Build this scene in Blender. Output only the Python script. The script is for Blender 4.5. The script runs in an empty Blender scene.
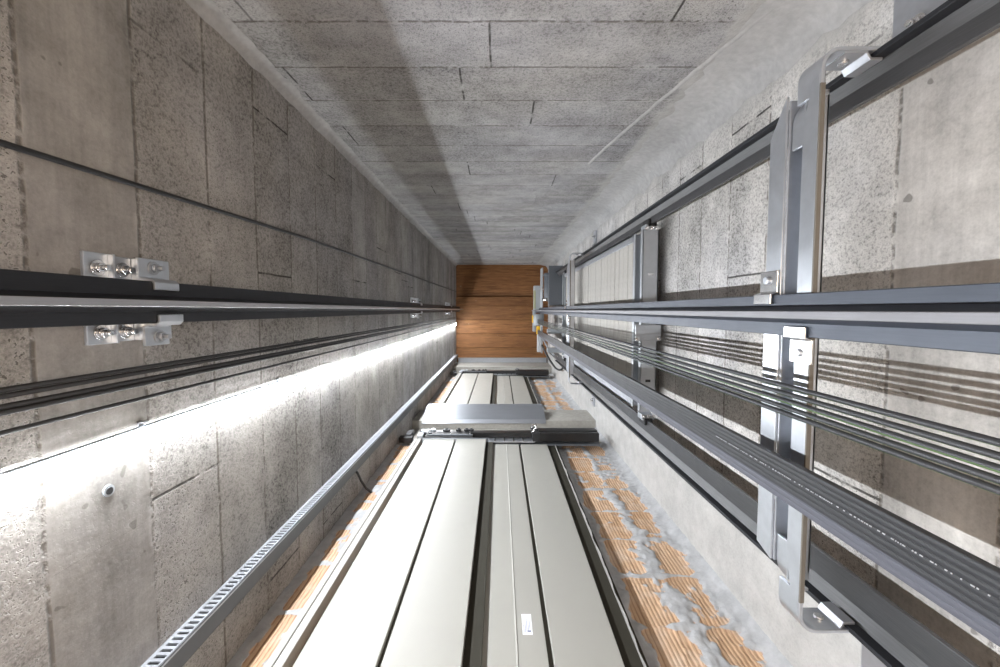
# Lift shaft seen from the pit, looking straight up.  World frame: X right, Y towards the landing doors, Z up; the lens is at the origin.
import bpy, bmesh, math, random
from mathutils import Vector, Matrix, noise
random.seed(7)
D = bpy.data
C = bpy.context.scene.collection
PI = math.pi

XL, XR, YB, YD = -.75, .82, -.77, 1.035
ZF, ZC = -1.25, 7.2
STOREY = 3.15

# ---------------------------------------------------------------- materials
class NT:
    def __init__(s, name):
        s.m = D.materials.new(name); s.m.use_nodes = True
        s.t = s.m.node_tree; s.b = s.t.nodes['Principled BSDF']
    def n(s, typ, **kw):
        x = s.t.nodes.new(typ)
        for k, v in kw.items(): setattr(x, k, v)
        return x
    def put(s, sock, v):
        if isinstance(v, (int, float)): sock.default_value = v
        elif isinstance(v, (tuple, list)):
            sock.default_value = tuple(v) + ((1,) if len(v) == 3 and sock.type == 'RGBA' else ())
        else: s.t.links.new(v, sock)
    def math(s, op, a, b=0., c=0., clamp=False):
        x = s.n('ShaderNodeMath', operation=op, use_clamp=clamp)
        for i, v in enumerate((a, b, c)): s.put(x.inputs[i], v)
        return x.outputs[0]
    def mix(s, f, a, b, mode='MIX'):
        x = s.n('ShaderNodeMix', data_type='RGBA', blend_type=mode)
        s.put(x.inputs[0], f); s.put(x.inputs[6], a); s.put(x.inputs[7], b)
        return x.outputs[2]
    def ss(s, v, lo, hi, a=0., b=1.):
        x = s.n('ShaderNodeMapRange', interpolation_type='SMOOTHSTEP')
        for i, q in enumerate((v, lo, hi, a, b)): s.put(x.inputs[i], q)
        return x.outputs[0]
    def noise(s, vec, scale, detail=4., rough=.55):
        x = s.n('ShaderNodeTexNoise'); s.put(x.inputs['Vector'], vec)
        x.inputs['Scale'].default_value = scale; x.inputs['Detail'].default_value = detail; x.inputs['Roughness'].default_value = rough
        return x.outputs[0]
    def xyz(s, a, b, c):
        x = s.n('ShaderNodeCombineXYZ')
        for i, v in enumerate((a, b, c)): s.put(x.inputs[i], v)
        return x.outputs[0]
    def white(s, vec):
        x = s.n('ShaderNodeTexWhiteNoise', noise_dimensions='3D'); s.put(x.inputs['Vector'], vec)
        return x.outputs['Value']
    def co(s):
        x = s.n('ShaderNodeTexCoord').outputs['Object']
        q = s.n('ShaderNodeSeparateXYZ'); s.put(q.inputs[0], x)
        return x, q.outputs[0], q.outputs[1], q.outputs[2]
    def bump(s, h, strength=.5, dist=.01):
        x = s.n('ShaderNodeBump'); x.inputs['Strength'].default_value = strength; x.inputs['Distance'].default_value = dist
        s.put(x.inputs['Height'], h); s.put(s.b.inputs['Normal'], x.outputs[0])
    def fin(s, col, rough=.5, metal=0., spec=.5):
        s.put(s.b.inputs['Base Color'], col); s.put(s.b.inputs['Roughness'], rough)
        s.put(s.b.inputs['Metallic'], metal); s.put(s.b.inputs['Specular IOR Level'], spec)
        return s.m

def block_wall(name, axis, z0, tint, plaster=None, length=.5):
    t = NT(name); P, x, y, z = t.co()
    a = y if axis == 'Y' else x
    wob = t.math('MULTIPLY', t.math('SUBTRACT', t.noise(P, 9., 3.), .5), .012)
    zw = t.math('ADD', z, wob)
    h = .2125
    rz = t.math('DIVIDE', t.math('SUBTRACT', zw, z0), h)
    row = t.math('FLOOR', rz); zf = t.math('SUBTRACT', rz, row)
    off = t.math('MULTIPLY', t.white(t.xyz(row, 3.3, 1.7)), .9)
    ra = t.math('ADD', t.math('DIVIDE', t.math('ADD', a, t.math('MULTIPLY', wob, .6)), length), off)
    col = t.math('FLOOR', ra); af = t.math('SUBTRACT', ra, col)
    rnd = t.white(t.xyz(row, col, .5)); rrow = t.white(t.xyz(row, .2, 8.))
    dz = t.math('MULTIPLY', t.math('MINIMUM', zf, t.math('SUBTRACT', 1., zf)), h)
    da = t.math('MULTIPLY', t.math('MINIMUM', af, t.math('SUBTRACT', 1., af)), length)
    # ring beams of smooth cast concrete
    band = 0.
    for lo, hi in ((.668, .884), (3.82, 4.04), (-.4, -.2)):
        b = t.math('MULTIPLY', t.ss(zw, lo - .004, lo + .004), t.ss(zw, hi - .004, hi + .004, 1., 0.))
        band = t.math('ADD', band, b)
    pres = t.math('MULTIPLY', t.ss(t.white(t.xyz(row, t.math('FLOOR', t.math('ADD', ra, .5)), 4.)), .5, .75), t.ss(t.noise(P, 13., 3.), .36, .52))
    jag = t.noise(P, 60., 3.)
    head = t.math('MULTIPLY', t.math('MULTIPLY', t.ss(da, .0018, .0042, 1., 0.), pres), t.math('SUBTRACT', 1., band))
    bed = t.math('MULTIPLY', t.ss(dz, .0015, .006, 1., 0.), t.ss(t.math('ADD', jag, t.math('MULTIPLY', t.noise(P, 5., 2.), .8)), .70, .98))
    smear = t.math('MULTIPLY', t.ss(dz, .004, .02, 1., 0.), t.ss(t.noise(P, 7., 4.), .52, .66))
    # open grains of the lightweight blocks
    v = t.n('ShaderNodeTexVoronoi'); v.inputs['Scale'].default_value = 165.; t.put(v.inputs['Vector'], P)
    grain = t.math('ADD', t.math('MULTIPLY', t.noise(P, 95., 2., .75), .6), t.math('MULTIPLY', t.noise(P, 230., 1., .6), .4))
    coarse = t.ss(t.math('ADD', rnd, t.math('MULTIPLY', rrow, .6)), .4, 1.2)
    pit = t.math('MULTIPLY', t.ss(grain, .545, .64), t.math('ADD', .35, t.math('MULTIPLY', coarse, .75)))
    pit = t.math('MULTIPLY', pit, t.math('SUBTRACT', 1., t.math('MULTIPLY', band, .93)))
    hole = t.ss(t.noise(P, 26., 1.), .74, .77)
    # board marks along the beam, stains everywhere
    grainvec = t.n('ShaderNodeMapping'); t.put(grainvec.inputs['Vector'], P)
    grainvec.inputs['Scale'].default_value = (3., 3., 70.)
    marks = t.noise(grainvec.outputs[0], 1., 4.)
    sv = t.n('ShaderNodeMapping'); t.put(sv.inputs['Vector'], P); sv.inputs['Scale'].default_value = (1., 1., 2.2)
    stain = t.noise(sv.outputs[0], 2.3, 6., .62)
    mott = t.noise(P, 14., 5., .6)
    val = t.math('ADD', t.math('ADD', .62, t.math('MULTIPLY', rnd, .17)), t.math('MULTIPLY', rrow, .22))
    val = t.math('ADD', t.math('MULTIPLY', val, t.math('SUBTRACT', 1., band)), t.math('MULTIPLY', band, t.math('ADD', .74, t.math('MULTIPLY', t.math('SUBTRACT', marks, .5), .32))))
    val = t.math('ADD', val, t.math('MULTIPLY', t.math('SUBTRACT', stain, .5), 1.0))
    val = t.math('ADD', val, t.math('MULTIPLY', t.math('SUBTRACT', mott, .5), .62))
    val = t.math('ADD', val, t.math('MULTIPLY', t.math('SUBTRACT', grain, .5), t.math('SUBTRACT', 2.3, t.math('MULTIPLY', band, 1.8))))
    val = t.math('ADD', val, t.math('MULTIPLY', smear, .12))
    pl = 0.
    if plaster:
        for ax, lo, hi, amp in plaster:
            q = t.math('ADD', (y if ax == 'Y' else x), t.math('MULTIPLY', t.math('SUBTRACT', t.noise(P, 5.5, 7., .72), .5), amp))
            pl = t.math('MAXIMUM', pl, t.ss(q, min(lo, hi), max(lo, hi), *((0., 1.) if hi > lo else (1., 0.))))
        pit = t.math('MULTIPLY', pit, t.math('SUBTRACT', 1., t.math('MULTIPLY', pl, .85)))
        head = t.math('MULTIPLY', head, t.math('SUBTRACT', 1., pl)); bed = t.math('MULTIPLY', bed, t.math('SUBTRACT', 1., pl))
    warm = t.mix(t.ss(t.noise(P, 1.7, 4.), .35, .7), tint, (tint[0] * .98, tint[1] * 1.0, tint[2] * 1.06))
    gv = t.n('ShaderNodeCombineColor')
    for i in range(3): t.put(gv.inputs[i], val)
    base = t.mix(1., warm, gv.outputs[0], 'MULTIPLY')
    if plaster:
        rough_pl = t.math('ADD', .80, t.math('MULTIPLY', t.math('SUBTRACT', t.noise(P, 11., 6., .65), .5), .6))
        gp = t.n('ShaderNodeCombineColor')
        for i in range(3): t.put(gp.inputs[i], rough_pl)
        base = t.mix(t.math('MULTIPLY', pl, .85), base, t.mix(1., (.55, .54, .525), gp.outputs[0], 'MULTIPLY'))
    base = t.mix(t.math('MULTIPLY', pit, .72), base, (.07, .064, .058))
    base = t.mix(t.math('MULTIPLY', head, .85), base, (.025, .023, .02))
    base = t.mix(t.math('MULTIPLY', bed, .72), base, (.10, .085, .07))
    base = t.mix(t.math('MULTIPLY', t.math('MULTIPLY', hole, band), .6), base, (.12, .11, .10))
    hgt = t.math('SUBTRACT', t.math('MULTIPLY', mott, .6), t.math('MULTIPLY', pit, .8))
    hgt = t.math('SUBTRACT', hgt, t.math('MULTIPLY', head, 1.5)); hgt = t.math('SUBTRACT', hgt, t.math('MULTIPLY', bed, .8))
    hgt = t.math('ADD', hgt, t.math('MULTIPLY', smear, .5)); hgt = t.math('ADD', hgt, t.math('MULTIPLY', rnd, .4))
    if plaster: hgt = t.math('ADD', hgt, t.math('MULTIPLY', t.math('MULTIPLY', pl, t.noise(P, 16., 5., .6)), 2.2))
    t.bump(hgt, .55, .006)
    return t.fin(base, .92, 0., .25)

def concrete(name, tint, amt=.5):
    t = NT(name); P, x, y, z = t.co()
    v = t.math('ADD', .75, t.math('MULTIPLY', t.math('SUBTRACT', t.noise(P, 3., 6., .6), .5), amt))
    v = t.math('ADD', v, t.math('MULTIPLY', t.math('SUBTRACT', t.noise(P, 45., 4.), .5), amt * .7))
    g = t.n('ShaderNodeCombineColor')
    for i in range(3): t.put(g.inputs[i], v)
    t.bump(t.noise(P, 60., 5.), .35, .004)
    return t.fin(t.mix(1., tint, g.outputs[0], 'MULTIPLY'), .9, 0., .25)

def metal(name, col, rough=.35, metallic=1., vary=.15, scale=40., stretch=None, spec=.5):
    t = NT(name); P, x, y, z = t.co()
    vec = P
    if stretch:
        mp = t.n('ShaderNodeMapping'); t.put(mp.inputs['Vector'], P); mp.inputs['Scale'].default_value = stretch; vec = mp.outputs[0]
    k = t.noise(vec, scale, 4.)
    c = t.mix(k, tuple(q * (1 - vary) for q in col), tuple(min(1, q * (1 + vary)) for q in col))
    r = t.math('ADD', rough - .08, t.math('MULTIPLY', t.noise(P, 18., 4.), .16))
    t.bump(k, .06, .002)
    return t.fin(c, r, metallic, spec)

def plain(name, col, rough=.5, spec=.5, vary=.06):
    return metal(name, col, rough, 0., vary, 25., None, spec)

M = {}
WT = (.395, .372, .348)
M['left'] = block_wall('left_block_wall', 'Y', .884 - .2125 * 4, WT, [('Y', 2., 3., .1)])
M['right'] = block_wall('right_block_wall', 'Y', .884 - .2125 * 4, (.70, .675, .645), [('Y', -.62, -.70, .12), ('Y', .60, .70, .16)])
M['back'] = block_wall('back_block_wall', 'X', .955 - .2125 * 4, (.44, .43, .42), [('X', .60, .64, .16), ('X', -.71, -.735, .06)], .56)
M['cast'] = concrete('cast_concrete', (.50, .48, .44))
M['floor'] = concrete('pit_floor', (.42, .40, .37))
M['mortar'] = concrete('mortar_smear', (.54, .535, .535), .6)
M['galv'] = metal('galvanised_steel', (.62, .65, .70), .36, .85, .16, 30.)
M['trunk'] = metal('grey_trunking_sheet', (.12, .125, .135), .55, .2, .1, 40.)
M['galvdull'] = metal('dull_galvanised_steel', (.50, .52, .56), .45, .8, .15, 40.)
M['railflange'] = metal('dark_rail_steel', (.060, .070, .092), .46, .3, .25, 12., (30, 30, 1.5))
M['railblack'] = metal('black_rail_steel', (.020, .022, .028), .5, .2, .3, 12., (30, 30, 1.5))
M['railgrey'] = metal('grey_rolled_rail_steel', (.075, .076, .08), .42, .3, .45, 12., (40, 40, 1.5))
M['blade'] = metal('machined_rail_steel', (.55, .54, .55), .34, .9, .12, 10., (40, 40, 1.))
M['bladedull'] = metal('dull_machined_rail_steel', (.20, .20, .215), .5, .4, .15, 10., (40, 40, 1.))
M['zinc'] = metal('bright_zinc', (.78, .78, .79), .25, 1., .1)
M['rope'] = metal('dark_steel_rope', (.045, .048, .055), .45, .3, .3, 560.)
M['ropegreen'] = metal('green_rope_side', (.10, .17, .075), .5, .2, .3, 90.)
M['blackrubber'] = plain('black_rubber', (.018, .018, .02), .5)
M['cable'] = metal('black_flat_cable', (.022, .023, .027), .48, 0., .35, 20., (30, 30, 1))
M['cablegrey'] = metal('grey_flat_cable', (.085, .088, .11), .5, 0., .2, 20., (30, 30, 1))
M['print'] = plain('white_print', (.42, .43, .46), .6)
M['door'] = plain('cream_lacquer', (.345, .338, .31), .4, .5, .015)
M['doorseam'] = plain('dark_seam', (.06, .055, .04), .6)
M['doorgap'] = plain('dark_olive_reveal', (.034, .031, .023), .7, .2)
M['jamb'] = plain('white_jamb', (.42, .41, .38), .4, .5, .02)
M['trimgrey'] = plain('grey_jagged_edge', (.26, .25, .235), .7)
M['black'] = plain('black_lacquer', (.012, .012, .013), .35)
M['steel'] = metal('brushed_apron_steel', (.40, .42, .46), .38, .8, .10, 3., (1, 4, 4))
M['sticker'] = plain('white_sticker', (.85, .86, .9), .5)
M['ink'] = plain('blue_grey_ink', (.25, .27, .40), .6)
M['film'] = plain('glossy_clear_film', (.74, .74, .72), .08)
M['darkgrey'] = plain('dark_grey_paint', (.105, .115, .13), .5)
M['midgrey'] = plain('mid_grey_paint', (.27, .29, .31), .45)
M['lightgrey'] = plain('light_grey_paint', (.44, .46, .48), .45)
M['yellow'] = plain('yellow_paint', (.85, .50, .02), .4)
M['olive'] = plain('pale_green_board', (.42, .42, .26), .6)
M['cw'] = concrete('grey_concrete_filler', (.56, .535, .50), .35)
M['cwsteel'] = metal('grey_crosshead_steel', (.42, .44, .47), .45, .45, .08)
M['wood_edge'] = plain('raw_steel_edge', (.16, .145, .125), .6)

def wood():
    t = NT('brown_formwork_boards'); P, x, y, z = t.co()
    mp = t.n('ShaderNodeMapping'); t.put(mp.inputs['Vector'], P); mp.inputs['Scale'].default_value = (1.3, 14., 1.)
    g = t.noise(mp.outputs[0], 3., 6., .65)
    g2 = t.noise(P, 5., 4.)
    c = t.mix(t.ss(g, .3, .7), (.13, .052, .017), (.27, .125, .046))
    c = t.mix(t.ss(g2, .45, .75), c, (.20, .085, .03))
    row = t.math('FLOOR', t.math('DIVIDE', t.math('ADD', y, 1.), .235))
    k = t.math('ADD', .8, t.math('MULTIPLY', t.white(t.xyz(row, 1., 2.)), .4))
    gg = t.n('ShaderNodeCombineColor')
    for i in range(3): t.put(gg.inputs[i], k)
    c = t.mix(1., c, gg.outputs[0], 'MULTIPLY')
    fleck = t.noise(t.xyz(t.math('MULTIPLY', x, 2.), t.math('MULTIPLY', y, 9.), 0.), 4., 3.)
    c = t.mix(t.ss(fleck, .70, .76), c, (.5, .42, .34))
    t.bump(g, .2, .004)
    return t.fin(c, .6, 0., .3)
M['wood'] = wood()

def clay():
    t = NT('hollow_clay_brick_and_mortar'); P, x, y, z = t.co()
    at = t.n('ShaderNodeAttribute'); at.attribute_name = 'mortar'
    m = at.outputs['Fac']
    rib = t.math('PINGPONG', t.math('DIVIDE', x, .0072), 1.)
    rz = t.math('DIVIDE', z, .262); row = t.math('FLOOR', rz)
    tone = t.white(t.xyz(row, t.math('FLOOR', t.math('DIVIDE', t.math('ADD', x, .01), .19)), 2.))
    c = t.mix(tone, (.52, .34, .21), (.62, .43, .29))
    c = t.mix(t.math('MULTIPLY', t.ss(rib, .55, .9), .62), c, (.30, .15, .08))
    c = t.mix(t.ss(t.noise(P, 12., 4.), .45, .8, 0., .45), c, (.62, .52, .44))
    mv = t.math('ADD', .8, t.math('MULTIPLY', t.math('SUBTRACT', t.noise(P, 16., 6., .65), .5), .75))
    g = t.n('ShaderNodeCombineColor')
    for i in range(3): t.put(g.inputs[i], mv)
    mc = t.mix(1., (.52, .525, .54), g.outputs[0], 'MULTIPLY')
    mm = t.ss(t.math('ADD', m, t.math('MULTIPLY', t.math('SUBTRACT', t.noise(P, 70., 3.), .5), .35)), .42, .58)
    c = t.mix(mm, c, mc)
    t.bump(t.math('ADD', t.math('MULTIPLY', t.math('SUBTRACT', 1., mm), t.math('MULTIPLY', rib, -.8)), t.math('MULTIPLY', t.noise(P, 50., 5.), .9)), .5, .005)
    return t.fin(c, .9, 0., .25)
M['clay'] = clay()

def emit(name, col, s):
    t = NT(name)
    t.put(t.b.inputs['Base Color'], (.8, .8, .8)); t.put(t.b.inputs['Emission Color'], col); t.b.inputs['Emission Strength'].default_value = s
    return t.m
def _lens(): return emit('milky_tube_back', (.93, .965, 1.), 58.)
M['lens'] = _lens()
M['led'] = emit('white_light_tube', (.93, .965, 1.), 560.)

# ---------------------------------------------------------------- mesh helpers
class MB:
    def __init__(s): s.b = bmesh.new()
    def poly(s, faces_pts):
        for f in faces_pts: s.b.faces.new([s.b.verts.new(p) for p in f])
    def box(s, lo, hi, mi=0):
        lo, hi = [min(a, b) for a, b in zip(lo, hi)], [max(a, b) for a, b in zip(lo, hi)]
        r = bmesh.ops.create_cube(s.b, size=1.)
        for v in r['verts']:
            for i in range(3): v.co[i] = lo[i] + (v.co[i] + .5) * (hi[i] - lo[i])
        for f in {f for v in r['verts'] for f in v.link_faces}: f.material_index = mi
        return s
    def extrude(s, prof, axis, a0, a1, mi=0):
        """closed 2-D outline swept along an axis; outline is in the two other axes in XYZ order"""
        def P(p, a):
            q = list(p); q.insert('XYZ'.index(axis), a); return q
        n = len(prof)
        A = [s.b.verts.new(P(p, a0)) for p in prof]; B = [s.b.verts.new(P(p, a1)) for p in prof]
        fs = [s.b.faces.new(A), s.b.faces.new(B)]
        for i in range(n):
            fs.append(s.b.faces.new((A[i], A[(i + 1) % n], B[(i + 1) % n], B[i])))
        for f in fs: f.material_index = mi
        return s
    def strip(s, pts, width_axis, w0, w1, th):
        """bent sheet: a centre line in the two other axes, given thickness, swept over the width"""
        n = len(pts); L, R = [], []
        for i, p in enumerate(pts):
            a = Vector(pts[max(i - 1, 0)]); b = Vector(pts[min(i + 1, n - 1)])
            d = (b - a).normalized(); nn = Vector((-d.y, d.x)) * th * .5
            L.append(Vector(p) + nn); R.append(Vector(p) - nn)
        return s.extrude([tuple(q) for q in L + R[::-1]], width_axis, w0, w1)
    def tube(s, pts, r, seg=10, sector=None, caps=True):
        pts = [Vector(p) for p in pts]; rings = []; n = len(pts)
        up = None
        for i, p in enumerate(pts):
            d = (pts[min(i + 1, n - 1)] - pts[max(i - 1, 0)]).normalized()
            if up is None: up = d.orthogonal().normalized()
            up = (up - d * up.dot(d)).normalized(); sd = d.cross(up)
            rr = r[i] if isinstance(r, (list, tuple)) else r
            rings.append([s.b.verts.new(p + rr * (math.cos(2 * PI * k / seg) * up + math.sin(2 * PI * k / seg) * sd)) for k in range(seg)])
        for i in range(n - 1):
            for k in range(seg):
                f = s.b.faces.new((rings[i][k], rings[i][(k + 1) % seg], rings[i + 1][(k + 1) % seg], rings[i + 1][k])); f.smooth = True
                if sector:
                    c = f.calc_center_median() - (pts[i] + pts[i + 1]) * .5
                    if c.normalized().dot(Vector(sector[0])) > sector[1]: f.material_index = 1
        if caps and seg > 2:
            s.b.faces.new(rings[0][::-1]); s.b.faces.new(rings[-1])
        return s
    def cyl(s, p0, p1, r, seg=16): return s.tube([p0, p1], r, seg)
    def hexnut(s, p0, p1, r): return s.tube([p0, p1], r, 6)
    def build(s, name, mats, parent=None, bevel=0., seg=2, smooth=False):
        bmesh.ops.recalc_face_normals(s.b, faces=s.b.faces)
        me = D.meshes.new(name); s.b.to_mesh(me); s.b.free()
        for m in (mats if isinstance(mats, (list, tuple)) else [mats]): me.materials.append(M[m])
        if smooth:
            for p in me.polygons: p.use_smooth = True
        o = D.objects.new(name, me); C.objects.link(o)
        if parent is not None:
            o.parent = parent; o.matrix_parent_inverse = Matrix.Translation(-parent.location)
        if bevel:
            b = o.modifiers.new('bevel', 'BEVEL'); b.width = bevel; b.segments = seg; b.limit_method = 'ANGLE'; b.angle_limit = math.radians(40)
        return o

def tag(o, label=None, cat=None, group=None, kind=None):
    for k, v in (('label', label), ('category', cat), ('group', group), ('kind', kind)):
        if v: o[k] = v
    return o
def thing(name, loc, label, cat, group=None, kind=None):
    o = D.objects.new(name, None); C.objects.link(o); o.location = loc; o.empty_display_size = .1
    return tag(o, label, cat, group, kind)
def box(name, lo, hi, mat, parent=None, bevel=0.): return MB().box(lo, hi).build(name, mat, parent, bevel)
def bolt(name, p, axis, parent, r=.010, mat='zinc', sign=1):
    p = Vector(p); a = Vector(axis) * sign
    m = MB(); m.cyl(p, p + a * .003, r * 1.5); m.hexnut(p + a * .003, p + a * .011, r); m.cyl(p + a * .011, p + a * .022, r * .55, 10)
    return m.build(name, mat, parent)
def arc(cx, cy, r, a0, a1, n=8):
    return [(cx + r * math.cos(math.radians(a0 + (a1 - a0) * i / n)), cy + r * math.sin(math.radians(a0 + (a1 - a0) * i / n))) for i in range(n + 1)]

# ---------------------------------------------------------------- shell
def slab(name, lo, hi, mat, label=None):
    o = box(name, lo, hi, mat); tag(o, label, None, None, 'structure'); return o
slab('floor', (XL - .2, YB - .2, ZF - .1), (XR + .2, YD + .2, ZF), 'floor')
slab('wall_left', (XL - .15, YB - .2, ZF), (XL, YD + .15, ZC + .1), 'left')
slab('wall_right', (XR, YB - .2, ZF), (XR + .15, YD + .15, ZC + .1), 'right')
slab('wall_back', (XL, YB - .15, ZF), (XR, YB, ZC + .1), 'back')

# landing-side wall: hollow clay bricks smeared with mortar (real relief)
def door_wall():
    bm = bmesh.new(); lay = bm.verts.layers.float.new('mortar')
    def relief(x, z):
        row = z / .262; rf = row - math.floor(row); dzr = min(rf, 1 - rf) * .262
        xx = (x - .615) / .20 if x > 0 else (x + .7) / .22
        jx = abs(x - .625) if x > 0 else 1
        n1 = noise.fractal(Vector((x * 7, 2.3, z * 4.5)), .9, 2., 4); n2 = noise.fractal(Vector((x * 30, 7.7, z * 30)), .9, 2., 3)
        m = max(0, 1 - dzr / .017) * .95 + max(0, 1 - jx / .045) * .75
        m += max(0, (x - .735) / .05) if x > 0 else max(0, (-.70 - x) / .03)
        m += max(0, (.475 - x) / .02) * .6 if x > 0 else 0
        m += .21 + n1 * .85 + n2 * .45
        m = max(0., min(1., m))
        hh = m * .012 + n2 * .0035 * m
        if x > 0: hh += max(0, (x - .76) / .06) ** 2 * .025
        return m, hh
    def patch(x0, x1, z0, z1, st):
        nx, nz = max(2, int((x1 - x0) / st)), max(2, int((z1 - z0) / (st * 1.3)))
        g = []
        for j in range(nz + 1):
            r = []
            for i in range(nx + 1):
                x = x0 + (x1 - x0) * i / nx; z = z0 + (z1 - z0) * j / nz
                m, hh = relief(x, z); v = bm.verts.new((x, YD - hh - (.05 if x < -.549 and (z < 3.0 or 3.95 < z < 6.12) else 0.), z)); v[lay] = m; r.append(v)
            g.append(r)
        for j in range(nz):
            for i in range(nx): bm.faces.new((g[j][i], g[j][i + 1], g[j + 1][i + 1], g[j + 1][i])).smooth = True
    patch(.40, XR, .4, 3.0, .0052); patch(.40, XR, 3.0, ZC, .012); patch(.40, XR, ZF, .4, .05)
    patch(XL, -.55, .8, ZC, .010); patch(XL, -.55, ZF, .8, .05); patch(-.55, .40, ZF, ZC, .2)
    me = D.meshes.new('wall_front'); bm.to_mesh(me); bm.free(); me.materials.append(M['clay'])
    o = D.objects.new('wall_front', me); C.objects.link(o); tag(o, None, None, None, 'structure')
door_wall()
slab('trim_1', (XL, .945, 3.55), (XR, YD + .01, 3.93), 'cast')      # edge of the floor slab over the lower door
slab('trim_2', (XL, .90, 6.62), (XR, YD + .01, ZC), 'cast')          # the slab over the upper door
for i, k in enumerate((0, STOREY)):
    slab('trim_%d' % (3 + i), (XL, 1.022, 3.17 + k), (XR, YD + .01, 3.55 + k if k == 0 else 6.62), 'cast')

def ceiling():
    m = MB(); y = YB
    rows = [(YB, -.235, .02), (-.225, -.075, -.022), (-.071, .165, -.02), (.169, .40, -.024), (.404, .64, -.019), (.644, .83, -.022)]
    for a, b, d in rows: m.box((XL, a, ZC + d), (XR, b, ZC + .12))
    m.box((XL, YB, ZC + .06), (XR, YD + .01, ZC + .14))
    o = m.build('ceiling', 'wood', None, .003); tag(o, None, None, None, 'structure')
ceiling()
g = MB(); g.extrude([(.815, ZC - .09), (.823, ZC - .09), (.823, ZC - .02), (.90, ZC - .02), (.90, ZC - .012), (.815, ZC - .012)], 'X', XL + .03, .80)
tag(g.build('edge_angle', 'galvdull'), 'long grey steel angle where the brown boards meet the door side', 'steel angle')

# mortar bead along the back left corner and the ridges at the back right corner
def bead(name, path, w, seed, label):
    bm = bmesh.new(); prev = None
    n = 260
    for i in range(n + 1):
        z = path[0] + (path[1] - path[0]) * i / n
        k = noise.fractal(Vector((seed, z * 6, 1.)), .9, 2., 4)
        k2 = noise.fractal(Vector((seed + 9, z * 11, 4.)), .9, 2., 4)
        ring = [bm.verts.new(p) for p in w(z, k, k2)]
        if prev:
            for a in range(len(ring) - 1): bm.faces.new((prev[a], prev[a + 1], ring[a + 1], ring[a])).smooth = True
        prev = ring
    bmesh.ops.recalc_face_normals(bm, faces=bm.faces)
    me = D.meshes.new(name); bm.to_mesh(me); bm.free(); me.materials.append(M['mortar'])
    o = D.objects.new(name, me); C.objects.link(o); tag(o, None, None, None, 'structure')
bead('trim_5', (.4, ZC), lambda z, k, k2: [(XL + .001, YB + .034 + .010 * k, z), (XL + .007, YB + .020, z), (XL + .018 + .004 * k, YB + .008, z), (XL + .036 + .016 * k2, YB + .001, z)], 1., 'x')
bead('trim_7', (.92, 2.25), lambda z, k, k2: [(x0 + .004 * k2, YB + .002, z) if i == 0 else ((x0 + .008 + .003 * k, YB + .009, z) if i == 1 else (x0 + .018 + .004 * k2, YB + .002, z)) for x0 in (.46 + .27 * ((2.25 - z) / 1.33) ** 1.15,) for i in range(3)], 9., 'x')
bead('trim_6', (.4, ZC), lambda z, k, k2: [(XR - .001, YB + .085 + .030 * k, z), (XR - .016, YB + .06 + .02 * k, z), (XR - .022 - .01 * k2, YB + .042, z), (XR - .05 + .01 * k, YB + .022, z), (XR - .09 - .02 * k2, YB + .014, z), (XR - .16 + .035 * k2, YB + .001, z)], 5., 'x')

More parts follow.
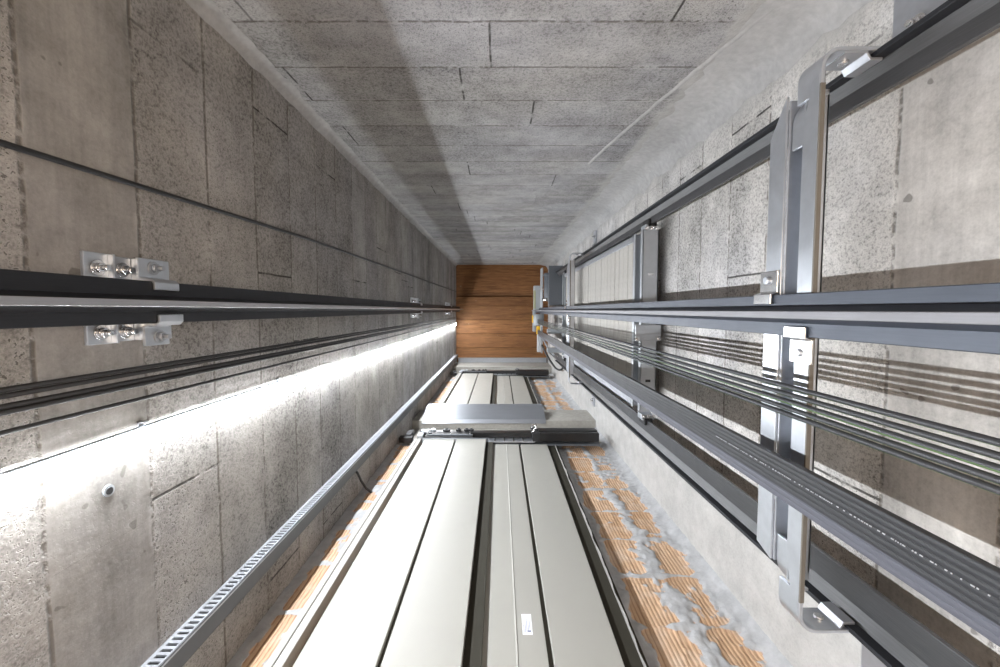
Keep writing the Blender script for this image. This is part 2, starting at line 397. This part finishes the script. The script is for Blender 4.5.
# ---------------------------------------------------------------- landing doors
def landing_door(nm, dz, label, sticker):
    t = thing(nm, (0, .93, .70 + dz), label, 'lift door', None, 'structure')
    ZB, ZT = .72 + dz, 2.985 + dz
    YLf, YRf = .93, .968
    def Z(z): return z + dz
    # left frame post (two folds) and its dark seam
    box('frame_post', (-.622, .935, ZB - .02), (-.600, 1.03, ZT + .03), 'jamb', t, .002)
    box('frame_post', (-.594, .930, ZB - .02), (-.569, 1.03, ZT + .03), 'jamb', t, .002)
    box('frame_seam', (-.604, .940, ZB - .02), (-.590, 1.02, ZT + .02), 'doorseam', t)
    box('reveal', (-.571, .985, ZB - .02), (-.535, 1.02, ZT + .02), 'doorgap', t)
    # front leaf: two folded pans with a groove
    l = thing_child('door_leaf', t, (-.33, YLf, Z(.72)))
    m = MB(); m.box((-.543, YLf, ZB), (-.325, YLf + .028, ZT)); m.build('leaf_pan', 'door', l, .0025)
    m = MB(); m.box((-.313, YLf, ZB), (-.101, YLf + .028, ZT)); m.build('leaf_pan', 'door', l, .0025)
    box('leaf_groove', (-.327, YLf + .014, ZB), (-.311, YLf + .028, ZT), 'doorseam', l)
    if sticker:
        box('film_label', (-.376, YLf - .0006, 1.135), (-.346, YLf + .001, 1.225), 'film', l)
    # rear leaf
    box('reveal', (-.103, YLf + .022, ZB), (-.050, YRf + .03, ZT + .005), 'doorgap', t)
    r = thing_child('door_leaf', t, (.14, YRf, Z(.72)))
    m = MB(); m.extrude([(-.056, YRf), (.045, YRf - .0015), (.049, YRf - .0045), (.053, YRf - .0015), (.134, YRf), (.134, YRf + .028), (-.056, YRf + .028)], 'Z', ZB, ZT); m.build('leaf_pan', 'door', r, .0015)
    m = MB(); m.box((.149, YRf, ZB), (.340, YRf + .028, ZT)); m.build('leaf_pan', 'door', r, .0025)
    box('leaf_groove', (.132, YRf + .014, ZB), (.151, YRf + .028, ZT), 'doorseam', r)
    zs = 1.20 if sticker else 4.17
    s = box('sticker', (.068, YRf - .0015, zs), (.098, YRf + .001, zs + .085), 'sticker', r)
    tag(s, 'small white printed sticker')
    m = MB()
    for k in range(5): m.box((.072 + .0045 * k, YRf - .0022, zs + .010), (.0735 + .0045 * k, YRf, zs + .04 + .03 * ((k * 7) % 3) / 2))
    m.box((.084, YRf - .0022, zs + .01), (.094, YRf, zs + .016)); m.build('print', 'ink', r)
    # right reveal, jagged foam/mortar edge and white trim
    box('reveal', (.345, .985, ZB - .02), (.412, 1.022, ZT + .02), 'doorgap', t)
    m = MB(); n = 90; pts = []
    for i in range(n + 1):
        z = ZB + (ZT - ZB) * i / n; pts.append((z, noise.fractal(Vector((3. + dz, z * 9, 0)), .9, 2., 4)))
    for i in range(n):
        z0, k0 = pts[i]; z1, k1 = pts[i + 1]
        m.poly([[(.397, .976, z0), (.4005 + .004 * k0, .973 - .004 * k0, z0), (.4005 + .004 * k1, .973 - .004 * k1, z1), (.397, .976, z1)],
                [(.4005 + .004 * k0, .973 - .004 * k0, z0), (.406, 1.03, z0), (.406, 1.03, z1), (.4005 + .004 * k1, .973 - .004 * k1, z1)],
                [(.397, .976, z0), (.397, 1.03, z0), (.397, 1.03, z1), (.397, .976, z1)]])
    bmesh.ops.remove_doubles(m.b, verts=m.b.verts, dist=1e-5); m.build('frame_trim', 'trimgrey', t)
    # header: black track, hangers, rollers, lock and silver plate
    h = thing_child('door_header', t, (0, .91, Z(3.05)))
    box('back_plate', (-.62, .975, Z(3.0)), (.73, .985, Z(3.24)), 'darkgrey', h)
    m = MB(); m.extrude([(.905, Z(3.06)), (.945, Z(3.06)), (.945, Z(3.14)), (.925, Z(3.14)), (.920, Z(3.125)), (.905, Z(3.12))], 'X', -.60, .70); m.build('track', 'black', h, .003)
    m = MB(); m.box((.285, .893, Z(3.00)), (.72, .955, Z(3.045))); m.box((.285, .889, Z(3.055)), (.72, .955, Z(3.10))); m.box((.285, .90, Z(3.04)), (.72, .95, Z(3.06))); m.box((.285, .897, Z(3.105)), (.72, .955, Z(3.155)))
    m.build('closer_housing', 'black', h, .004)
    box('housing_edge', (.56, .8915, Z(3.056)), (.715, .894, Z(3.064)), 'galv', h)
    m = MB(); m.box((-.085, .950, Z(2.985)), (.255, .956, Z(3.16)))
    m.build('hanger_plate', 'galv', h, .002)
    for k in range(4): box('rib', (-.04 + .068 * k, .944, Z(2.99)), (-.033 + .068 * k, .952, Z(3.15)), 'zinc', h)
    m = MB(); m.box((-.545, .912, Z(2.988)), (-.20, .922, Z(3.05))); m.box((-.50, .905, Z(3.03)), (-.23, .915, Z(3.08)))
    m.build('hanger_plate', 'blackrubber', h, .003)
    box('slide_bar', (-.53, .904, Z(3.006)), (-.20, .911, Z(3.022)), 'darkgrey', h, .001)
    m = MB(); m.box((-.735, .925, Z(3.0)), (-.64, .965, Z(3.06))); m.box((-.70, .915, Z(3.05)), (-.655, .95, Z(3.16))); m.build('end_bracket', 'blackrubber', h, .004)
    for x in (-.50, -.40, -.31, -.25, -.215):
        m = MB(); m.cyl((x, .892, Z(3.105)), (x, .935, Z(3.105)), .020 if x != -.40 else .028); m.cyl((x, .885, Z(3.105)), (x, .892, Z(3.105)), .009); m.build('roller', 'blackrubber' if x != -.5 else 'galvdull', h, .002)
    for x in (-.53, -.36, -.22): bolt('bolt', (x, .912, Z(3.035)), (0, -1, 0), h, .007)
    m = MB(); m.box((-.60, .905, Z(3.0)), (-.56, .93, Z(3.10))); m.box((-.585, .895, Z(3.06)), (-.53, .915, Z(3.12))); m.build('lock_arm', 'galvdull', h, .002)
    m = MB(); m.box((.235, .895, Z(2.985)), (.285, .95, Z(3.15))); m.cyl((.245, .885, Z(3.13)), (.245, .90, Z(3.13)), .014); m.cyl((.272, .885, Z(3.10)), (.272, .90, Z(3.10)), .014); m.cyl((.27, .885, Z(3.16)), (.27, .90, Z(3.16)), .012)
    m.build('lock', 'blackrubber', h, .003)
    for x, z in ((.245, 3.13), (.272, 3.10), (.27, 3.16), (.25, 3.03)): bolt('bolt', (x, .886, Z(z)), (0, -1, 0), h, .008)
    # sill and slanted apron
    box('sill', (-.66, .878, Z(.685)), (.40, .96, Z(.71)), 'galvdull', t, .002)
    m = MB(); m.strip([(.968, Z(.388)), (.937, Z(.405)), (.872, Z(.70)), (.872, Z(.712))], 'X', -.668, .392, .003)
    a = m.build('apron', 'steel', t, .001); tag(a, 'shiny slanted steel apron under the sill')
    return t
def thing_child(name, parent, loc):
    o = D.objects.new(name, None); C.objects.link(o); o.location = loc
    o.parent = parent; o.matrix_parent_inverse = Matrix.Translation(-parent.location)
    return o
_b = MB.build
def _build(s, name, mats, parent=None, bevel=0., seg=2, smooth=False):
    o = _b(s, name, mats, None, bevel, seg, smooth)
    if parent is not None:
        p = parent; tot = Vector(p.location)
        while p.parent is not None:
            break
        o.parent = parent; o.matrix_parent_inverse = Matrix.Translation(-tot)
    return o
MB.build = _build
landing_door('door_1', 0., 'nearer cream two-leaf lift landing door between the grey slab edge and the bottom of the view', True)
landing_door('door_2', STOREY, 'far upper cream two-leaf lift landing door below the brown boards', False)

# ---------------------------------------------------------------- guide rails
def rail(name, label, group, fl, bl, z0, z1, mf, mb, axis):
    """fl: (flange lo, hi) rectangle, bl: blade rectangle in XY"""
    t = thing(name, ((fl[0] + fl[2]) / 2, (fl[1] + fl[3]) / 2, z0), label, 'guide rail', group)
    m = MB(); m.box((fl[0], fl[1], z0), (fl[2], fl[3], z1)); m.build('flange', mf, t, .0015)
    m = MB(); m.box((bl[0], bl[1], z0), (bl[2], bl[3], z1)); m.build('blade', mb, t, .0012)
    return t
def foot(m, x0, y0, x1, y1, z0, z1): m.box((x0, y0, z0), (x1, y1, z1))
RG = 'T-shaped lift guide rails'
r = rail('guide_rail', 'dark guide rail running up the left wall', RG, (-.688, -.056, -.677, .026), (-.68, -.018, -.62, -.006), ZF, 7.05, 'railblack', 'blade', 'X')
MB().extrude([(-.677, -.028), (-.655, -.018), (-.655, -.006), (-.677, .004)], 'Z', ZF, 7.05).build('root', 'railblack', r)
r = rail('guide_rail', 'blue-grey guide rail in front of the steel brackets on the right wall', RG, (.580, -.032, .591, .052), (.52, .002, .585, .016), ZF, 6.9, 'railflange', 'bladedull', 'X')
MB().extrude([(.580, -.008), (.557, .002), (.557, .016), (.580, .026)], 'Z', ZF, 6.9).build('root', 'railflange', r)
r = rail('guide_rail', 'dark counterweight guide rail along the right wall nearest the back wall', RG, (.694, -.480, .778, -.470), (.731, -.474, .741, -.418), ZF, 5.3, 'railblack', 'railgrey', 'Y')
MB().extrude([(.717, -.470), (.731, -.450), (.741, -.450), (.755, -.470)], 'Z', ZF, 6.6).build('root', 'railgrey', r)
r = rail('guide_rail', 'grey counterweight guide rail along the right wall nearest the landing doors', RG, (.694, .630, .778, .640), (.731, .549, .741, .635), ZF, 5.3, 'railblack', 'railgrey', 'Y')
MB().extrude([(.717, .630), (.731, .607), (.741, .607), (.755, .630)], 'Z', ZF, 6.6).build('root', 'railgrey', r)

# ---------------------------------------------------------------- brackets
def left_bracket(z, label):
    t = thing('rail_bracket', (XL, -.015, z), label, 'bracket', 'brackets of the left guide rail')
    for sy in (-1, 1):
        y0, y1 = (-.106, -.03) if sy < 0 else (.0, .064)
        m = MB(); m.box((XL, y0, z - .100), (XL + .007, y1, z - .052)); m.box((XL + .005, y0 + .003, z - .047), (XL + .012, y1 - .003, z - .009)); m.box((XL, y0, z - .053), (XL + .018, y1, z - .048)); m.build('wall_plate', 'galv', t, .0015)
        m = MB(); m.box((XL + .004, y0 + .003, z - .009), (XL + .042, y1 - .003, z - .002)); m.box((XL + .036, y0 + .003, z - .009), (XL + .042, y1 - .003, z + .050))
        m.build('support_angle', 'galv', t, .0015)
        yb = -.078 if sy < 0 else .042
        for zz in (z - .076, z - .030): bolt('bolt', (XL + .008 if zz < z - .05 else XL + .012, yb, zz), (1, 0, 0), t, .0095)
        # rail clip: flat foot with a lip that grips the flange edge
        q = -.056 if sy < 0 else .026
        dz = 0. if sy < 0 else .008
        pr = [(XL + .045, q + sy * .046), (XL + .045, q + sy * .008), (XL + .052, q + sy * .003), (XL + .072, q + sy * .002), (XL + .0765, q - sy * .003), (XL + .0765, q - sy * .017)]
        m = MB(); m.strip(pr, 'Z', z - .034 + dz, z + .028 + dz, .006); m.build('rail_clip', 'galv', t, .0015)
        bolt('bolt', (XL + .048, q + sy * .028, z + dz), (1, 0, 0), t, .009, 'galvdull')
left_bracket(.855, 'near bracket gripping the left guide rail with bright bolts')
left_bracket(3.62, 'small far bracket on the left guide rail about halfway up the shaft')
left_bracket(5.85, 'tiny bracket on the left guide rail close to the brown boards')

def right_bracket(z, label):
    """hat-shaped channel carrying the car rail; its bent arms carry the counterweight rails and stand on the wall"""
    t = thing('rail_bracket', (XR, .06, z), label, 'bracket', 'steel brackets of the right-hand rails')
    X0 = .593
    a, b, c, d = z + .070, z + .020, z - .030, z - .069      # lip, web, web, lip along Z
    # far lip
    m = MB(); m.extrude([(-.37, a), (-.44, b), (.545, b), (.53, a)], 'X', X0, X0 + .005); m.build('lip', 'galv', t, .001)
    m = MB(); m.box((X0 + .005, -.43, b - .005), (X0 + .05, .545, b)); m.build('side_web', 'galvdull', t, .001)
    m = MB(); m.box((X0 + .045, -.43, c), (X0 + .05, .545, b)); m.build('web', 'galvdull', t, .001)
    m = MB(); m.box((X0 + .005, -.43, c), (X0 + .05, .56, c + .005)); m.build('side_web', 'galv', t, .001)
    # near lip, narrowing at both ends, with its raw cut edge
    m = MB(); m.extrude([(-.36, c), (-.43, d + .020), (-.44, d), (.60, d), (.59, d + .020), (.50, c)], 'X', X0, X0 + .005); m.build('lip', 'galv', t, .001)
    m = MB(); m.box((X0, -.42, d - .004), (X0 + .009, .58, d)); m.build('near_edge', 'wood_edge', t, .0008)
    # arms bent back to the wall
    for sy, yl in ((-1, -.486), (1, .644)):
        yc = yl - sy * .05
        pts = [(X0 + .0045, yc - sy * .03)] + [(X0 + .038 - .0335 * math.cos(math.radians(q)), yc + sy * (.012 + .0335 * math.sin(math.radians(q)))) for q in range(0, 91, 10)] + [(XR - .006, yl - sy * .0045)]
        m = MB(); m.strip(pts, 'Z', d - .003, d + .060, .007); m.build('arm', 'galv', t, .0012)
        pts = [(X0 + .012, yc - sy * .11), (X0 + .012, yc - sy * .06)] + [(X0 + .046 - .034 * math.cos(math.radians(q)), yc - sy * .06 + sy * .045 * math.sin(math.radians(q))) for q in range(10, 100, 10)]
        m = MB(); m.strip(pts, 'Z', d + .035, d + .082, .006); m.build('bent_stiffener', 'galv', t, .001)
        m = MB(); m.box((XR - .008, yl + sy * .004, z - .075), (XR, yl + sy * .19, z + .03)); m.box((XR - .008, yl + sy * .004, z - .075), (XR - .10, yl + sy * .010, z + .03)); m.build('wall_angle', 'galvdull', t, .0015)
        for yy in (.07, .14): bolt('bolt', (XR - .008, yl + sy * yy, z - .025), (-1, 0, 0), t, .011)
        # clip gripping the counterweight rail's flange
        fy = -.470 if sy < 0 else .630
        m = MB(); m.strip([(.640, fy + sy * .009), (.680, fy + sy * .009), (.688, fy - sy * .004), (.710, fy - sy * .004)], 'Z', d + .002, d + .062, .006); m.build('rail_clip', 'galvdull', t, .0012)
        m = MB(); m.cyl((.660, fy + sy * .008, d + .032), (.660, fy + sy * .001, d + .032), .009); m.build('bolt', 'zinc', t, .001)
    # clips on the car rail: one on each edge
    for sy, zz in ((-1, z + .052), (1, z - .052)):
        q = -.032 if sy < 0 else .052
        m = MB(); m.strip([(.589, q + sy * .052), (.589, q + sy * .006), (.575, q + sy * .001), (.575, q - sy * .020)], 'Z', zz - .032, zz + .026, .006); m.build('rail_clip', 'zinc', t, .0015)
        m = MB(); m.cyl((.587, q + sy * .032, zz), (.5805, q + sy * .032, zz), .0085); m.build('bolt', 'galv', t, .0015)
        MB().cyl((.5925, q + sy * .032, z - sy * .045), (.590, q + sy * .032, z - sy * .045), .007).build('bolt_hole', 'wood_edge', t)
    return t
right_bracket(.873, 'large near galvanised bracket carrying the rails on the right wall')
right_bracket(3.66, 'far galvanised bracket behind the counterweight, halfway up the right wall')

# ---------------------------------------------------------------- counterweight
def counterweight():
    t = thing('counterweight', (.68, .065, 1.9), 'counterweight frame stacked with pale concrete blocks between the right-hand rails', 'counterweight')
    Y0, Y1 = -.392, .508
    x0, x1 = .697, .776
    for nm, z0, z1 in (('bottom_crosshead', 2.07, 2.22), ('top_crosshead', 4.55, 4.72)):
        m = MB(); m.box((x0, Y0, z0), (x1, Y1, z0 + .008)); m.box((x0, Y0, z1 - .008), (x1, Y1, z1)); m.box((x1 - .008, Y0, z0), (x1, Y1, z1))
        m.box((x0, Y0, z0), (x0 + .006, Y1, z0 + .035)); m.box((x0, Y0, z1 - .03), (x0 + .006, Y1, z1))
        m.build(nm, 'cwsteel', t, .002)
    m = MB(); m.box((.665, .072, 2.057), (.790, .152, 2.070)); m.build('buffer_plate', 'cwsteel', t, .002)
    for x in (.675, .78): bolt('bolt', (x, .142, 2.057), (0, 0, -1), t, .007)
    s = box('sticker', (.722, .345, 2.070), (.747, .358, 2.0685), 'blackrubber', t); tag(s, 'small black sticker')
    s = box('sticker', (.724, -.18, 2.070), (.750, -.17, 2.0685), 'zinc', t)
    for y in (Y0, Y1 - .04):
        m = MB(); yo, yi = (y, y + .008) if y < 0 else (y + .04, y + .032)
        m.box((x0, yo, 2.22), (x1 + .03, yi, 4.55)); m.box((x0, y, 2.22), (x0 + .006, y + .04, 4.55)); m.box((x1 + .024, y, 2.22), (x1 + .03, y + .04, 4.55))
        m.build('upright', 'galvdull', t, .001)
    first = None; z = 2.23; k = 0
    while z < 4.46:
        if first is None:
            first = MB().box((.700, -.380, 2.23), (.800, .496, 2.23 + .083)).build('filler_weight', 'cw', t, .004)
        else:
            o = first.copy(); C.objects.link(o); o.parent = t; o.matrix_parent_inverse = first.matrix_parent_inverse.copy(); o.location = (random.uniform(-.0025, .0025), random.uniform(-.004, .004), z - 2.23)
        z += .0865; k += 1
    for z in (2.057, 4.68):
        for sy, tip in ((-1, -.418), (1, .549)):
            g = thing_child('guide_shoe', t, (.736, tip, z))
            m = MB(); m.box((.707, tip - sy * .002, z), (.765, tip - sy * .03, z + .075)); m.build('holder', 'cwsteel', g, .002)
            m = MB()
            m.box((.716, tip + sy * .022, z - .004), (.729, tip - sy * .012, z + .08)); m.box((.743, tip + sy * .022, z - .004), (.757, tip - sy * .012, z + .08)); m.box((.716, tip - sy * .003, z - .004), (.757, tip - sy * .013, z + .08))
            m.build('lining', 'blackrubber', g, .002)
            for x in (.712, .761, .736): bolt('bolt', (x, tip - sy * .022, z), (0, 0, -1), g, .007)
    return t
counterweight()

# ---------------------------------------------------------------- ropes and cables
RGp = 'hoisting ropes in front of the right wall'
names = ['first', 'second', 'third', 'fourth', 'fifth']
for i, y in enumerate((.1385, .1525, .1655, .1775, .1885)):
    m = MB(); m.tube([(.52, y, ZF + .2), (.522, y - .0005, 2.5), (.53, y - .002, 5.98)], .0045, 12, ((-.1, 1., 0), .80 if i != 2 else .1))  # rope faces turned towards the doors are green, widest on the third rope
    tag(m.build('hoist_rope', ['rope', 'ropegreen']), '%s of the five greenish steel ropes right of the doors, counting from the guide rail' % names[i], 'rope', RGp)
LG = 'thin dark cables along the left wall'
lab = ['topmost of the five thin dark cables on the left wall, just under the guide rail', 'second of the five thin dark cables from the left guide rail',
       'middle one of the five thin dark cables on the left wall', 'fourth of the five thin dark cables from the left guide rail', 'lowest thin cable on the left wall, apart from the others and nearest the light strip']
for i, (y, rr) in enumerate(((.1145, .0042), (.1235, .0042), (.1385, .0042), (.1470, .0042), (.1755, .0036))):
    m = MB(); m.tube([(-.712, y, ZF + .2), (-.712, y + .0, 3.), (-.712, y + .002, 6.7)], rr, 10); tag(m.build('steel_cable', 'blackrubber'), lab[i], 'cable', LG)
m = MB(); m.tube([(-.738, -.243, -.6), (-.738, -.246, .6), (-.738, -.273, 1.6), (-.738, -.292, 4.2), (-.738, -.31, 7.1)], .0052, 10)
tag(m.build('wall_cable', 'blackrubber'), 'single black cable high on the left wall above the guide rail', 'cable')

def ribbed(x0, x1, y0, y1, n):
    p = [(x1, y0), (x1, y1)]; w = (y1 - y0) / n
    for i in range(n - 1, -1, -1):
        for q in (1., .85, .5, .15): p.append((x0 + (.0007 * (2 * q - 1) ** 2), y0 + w * (i + q)))
        p.append((x0 + .0011, y0 + w * i))
    return p
t = thing('travelling_cable', (.54, .32, ZF + .3), 'broad flat black travelling cables with white print, low along the right wall', 'cable')
MB().extrude(ribbed(.533, .545, .281, .337, 6), 'Z', ZF + .3, 6.0).build('front_cable', 'cable', t)
MB().extrude(ribbed(.5465, .556, .300, .3685, 7), 'Z', ZF + .3, 6.0).build('rear_cable', 'cablegrey', t)
m = MB(); z = .44; rnd = random.Random(3)
while z < 1.02:
    ln = rnd.choice((.0015, .002, .003, .004)); m.box((.5327, .3098, z), (.5345, .3113, z + ln)); z += ln + rnd.choice((.0015, .002, .002, .004, .009))
p = m.build('printed_line', 'print', t); tag(p, 'white printed line of tiny characters', None, None, 'stuff')

# slotted trunking along the left wall
t = thing('cable_trunking', (-.73, .78, ZF + .3), 'grey slotted cable trunking running up the left wall beside the doors', 'trunking')
m = MB(); z0, z1 = ZF + .3, 7.0
m.box((-.7095, .752, z0), (-.7060, .806, z1)); m.box((XL, .803, z0), (-.706, .806, z1)); m.box((XL + .0005, .760, z0), (XL + .003, .806, z1))
m.build('body', 'trunk', t, .0008)
m = MB(); m.box((XL, .7565, z0), (-.741, .7605, z1)); m.box((-.717, .7565, z0), (-.7055, .7605, z1))
z = z0
while z < 4.5:
    m.box((-.741, .7565, z), (-.717, .7605, z + .0085)); z += .0165
m.box((-.741, .7565, z), (-.717, .7605, z1)); m.build('slotted_cover', 'galvdull', t)
t.location.y -= .014
m = MB(); m.tube([(-.735, .80, 2.08), (-.722, .83, 2.09), (-.716, .88, 2.12), (-.708, .94, 2.17), (-.69, .99, 2.22), (-.66, 1.02, 2.24)], .006, 10)
tag(m.build('loose_cable', 'blackrubber'), 'short loose black cable hanging from the trunking to the left door post', 'cable')

# light tube
pts = [(-.738, .256, -1.), (-.738, .256, .45), (-.738, .2555, .62), (-.738, .2535, .80), (-.738, .2525, 1.0), (-.738, .2515, 1.3), (-.738, .2515, 1.65), (-.738, .252, 2.4), (-.738, .25, 3.6), (-.738, .244, 5.2), (-.738, .238, 7.0)]
def smooth_path(p, n=6):
    p = [Vector(q) for q in p]; o = []
    for i in range(len(p) - 1):
        a, b, c, d = p[max(i - 1, 0)], p[i], p[i + 1], p[min(i + 2, len(p) - 1)]
        for k in range(n):
            u = k / n; o.append(.5 * (2 * b + (c - a) * u + (2 * a - 5 * b + 4 * c - d) * u * u + (3 * b - a - 3 * c + d) * u ** 3))
    return o + [p[-1]]
pp = smooth_path(pts)
t = thing('light_strip', (-.738, .26, -1.), 'long glowing white light strip running up the left wall', 'light strip')
MB().tube(pp, .0075, 24, ((.84, .54, 0), .86)).build('light_tube', ['lens', 'led'], t)
m = MB(); m.tube([q + Vector((-.004, -.0105, 0)) for q in pp], .0038, 8); m.build('carrier_profile', 'galvdull', t)
for k in (8, 20, 32, 44, 55):
    q = pp[k]; m = MB(); m.box((XL, q.y - .022, q.z - .006), (XL + .004, q.y + .014, q.z + .006)); m.box((XL, q.y - .022, q.z - .006), (XL + .014, q.y - .019, q.z + .006)); m.build('clip', 'galvdull', t)

# drilled hole with a plug in the ring beam of the left wall
m = MB(); m.tube([(XL - .01, .345, .785), (XL + .002, .345, .785)], .012, 16); 
t = thing('wall_plug', (XL, .345, .785), 'small round wall plug in the pale beam below the light strip', 'wall plug')
MB().tube([(XL, .345, .785), (XL + .003, .345, .785)], .0115, 16).build('collar', 'midgrey', t)
m.b.free(); MB().tube([(XL + .002, .345, .785), (XL + .0045, .345, .785)], .007, 16).build('hole', 'blackrubber', t)

# ---------------------------------------------------------------- hoisting machine at the shaft head
def machine():
    t = thing('hoist_machine', (.62, .0, 5.9), 'grey hoisting machine with yellow brake parts at the top of the right wall', 'lift machine')
    box('base_plate', (.594, -.60, 6.0), (.612, .62, 6.22), 'lightgrey', t, .003)
    box('mounting_plate', (.62, -.56, 5.35), (.80, -.06, 5.40), 'darkgrey', t, .004)
    m = MB(); m.tube([(.70, -.50, 5.75), (.70, -.12, 5.75)], .10, 28); m.tube([(.70, -.48, 5.75), (.70, -.46, 5.75)], .112, 28); m.build('motor_housing', 'darkgrey', t, .004)
    box('terminal_box', (.505, -.36, 6.25), (.60, .0, 6.40), 'lightgrey', t, .004)
    box('terminal_cover', (.497, -.29, 6.24), (.53, -.02, 6.25), 'olive', t, .002)
    box('side_plate', (.492, .005, 6.20), (.530, .32, 6.36), 'midgrey', t, .003)
    m = MB(); m.tube([(.55, .06, 5.98), (.55, .22, 5.98)], .075, 28); m.build('sheave', 'midgrey', t, .003)
    m = MB(); m.tube([(.60, -.16, 5.55), (.60, -.12, 5.55)], .045, 20); m.build('deflector_wheel', 'zinc', t, .002)
    box('brake', (.478, .08, 6.20), (.497, .19, 6.28), 'yellow', t, .003)
    box('brake', (.525, .235, 5.98), (.572, .345, 6.04), 'yellow', t, .003)
    box('cable_clamp', (.535, .35, 5.98), (.575, .60, 6.06), 'lightgrey', t, .003)
    for y in (.24, .48): box('beam', (.60, y, 5.3), (.80, y + .06, 5.38), 'midgrey', t, .003)
    for y in (-.30, .10, .33): bolt('bolt', (.598, y, 6.0), (0, 0, -1), t, .014)
machine()
m = MB(); pts = [(.60, .50, 6.0), (.64, .60, 5.9), (.69, .70, 5.7), (.74, .77, 5.5), (.79, .76, 5.35), (.81, .68, 5.3)]
tag(MB().tube(smooth_path(pts), .013, 10).build('power_cable', 'blackrubber'), 'black cable looping below the hoisting machine beside the upper door', 'cable')
pts = [(.62, .42, 6.0), (.68, .55, 5.8), (.76, .64, 5.6), (.81, .66, 5.5)]
tag(MB().tube(smooth_path(pts), .010, 10).build('power_cable', 'midgrey'), 'thinner grey cable above the black loop below the hoisting machine', 'cable')

# ---------------------------------------------------------------- light, camera, view
w = D.worlds.new('world'); bpy.context.scene.world = w; w.use_nodes = True
w.node_tree.nodes['Background'].inputs[0].default_value = (.02, .02, .02, 1); w.node_tree.nodes['Background'].inputs[1].default_value = .2
def point(name, loc, col, e, r):
    l = D.lights.new(name, 'POINT'); l.energy = e; l.color = col; l.shadow_soft_size = r
    o = D.objects.new(name, l); C.objects.link(o); o.location = loc; return o
point('warm_fill', (.42, .02, -.40), (1., .80, .60), 34., .22)  # soft warm fill added below the lens; stands for no modelled fixture

F = 420.; TH = math.atan(23.5 / F)
cam = D.cameras.new('camera'); cam.sensor_width = 36.; cam.lens = 36. * F / 1000.; cam.clip_start = .02; cam.clip_end = 60
co = D.objects.new('camera', cam); C.objects.link(co)
s_, c_ = math.sin(TH), math.cos(TH)
co.matrix_world = Matrix(((1, 0, 0, 0), (0, -c_, -s_, 0), (0, s_, -c_, 0), (0, 0, 0, 1)))
sc = bpy.context.scene; sc.camera = co
sc.view_settings.view_transform = 'Standard'; sc.view_settings.look = 'None'; sc.view_settings.gamma = 1.; sc.view_settings.use_curve_mapping = False
sc.view_settings.exposure = 0.
sc.cycles.max_bounces = 10; sc.cycles.diffuse_bounces = 6
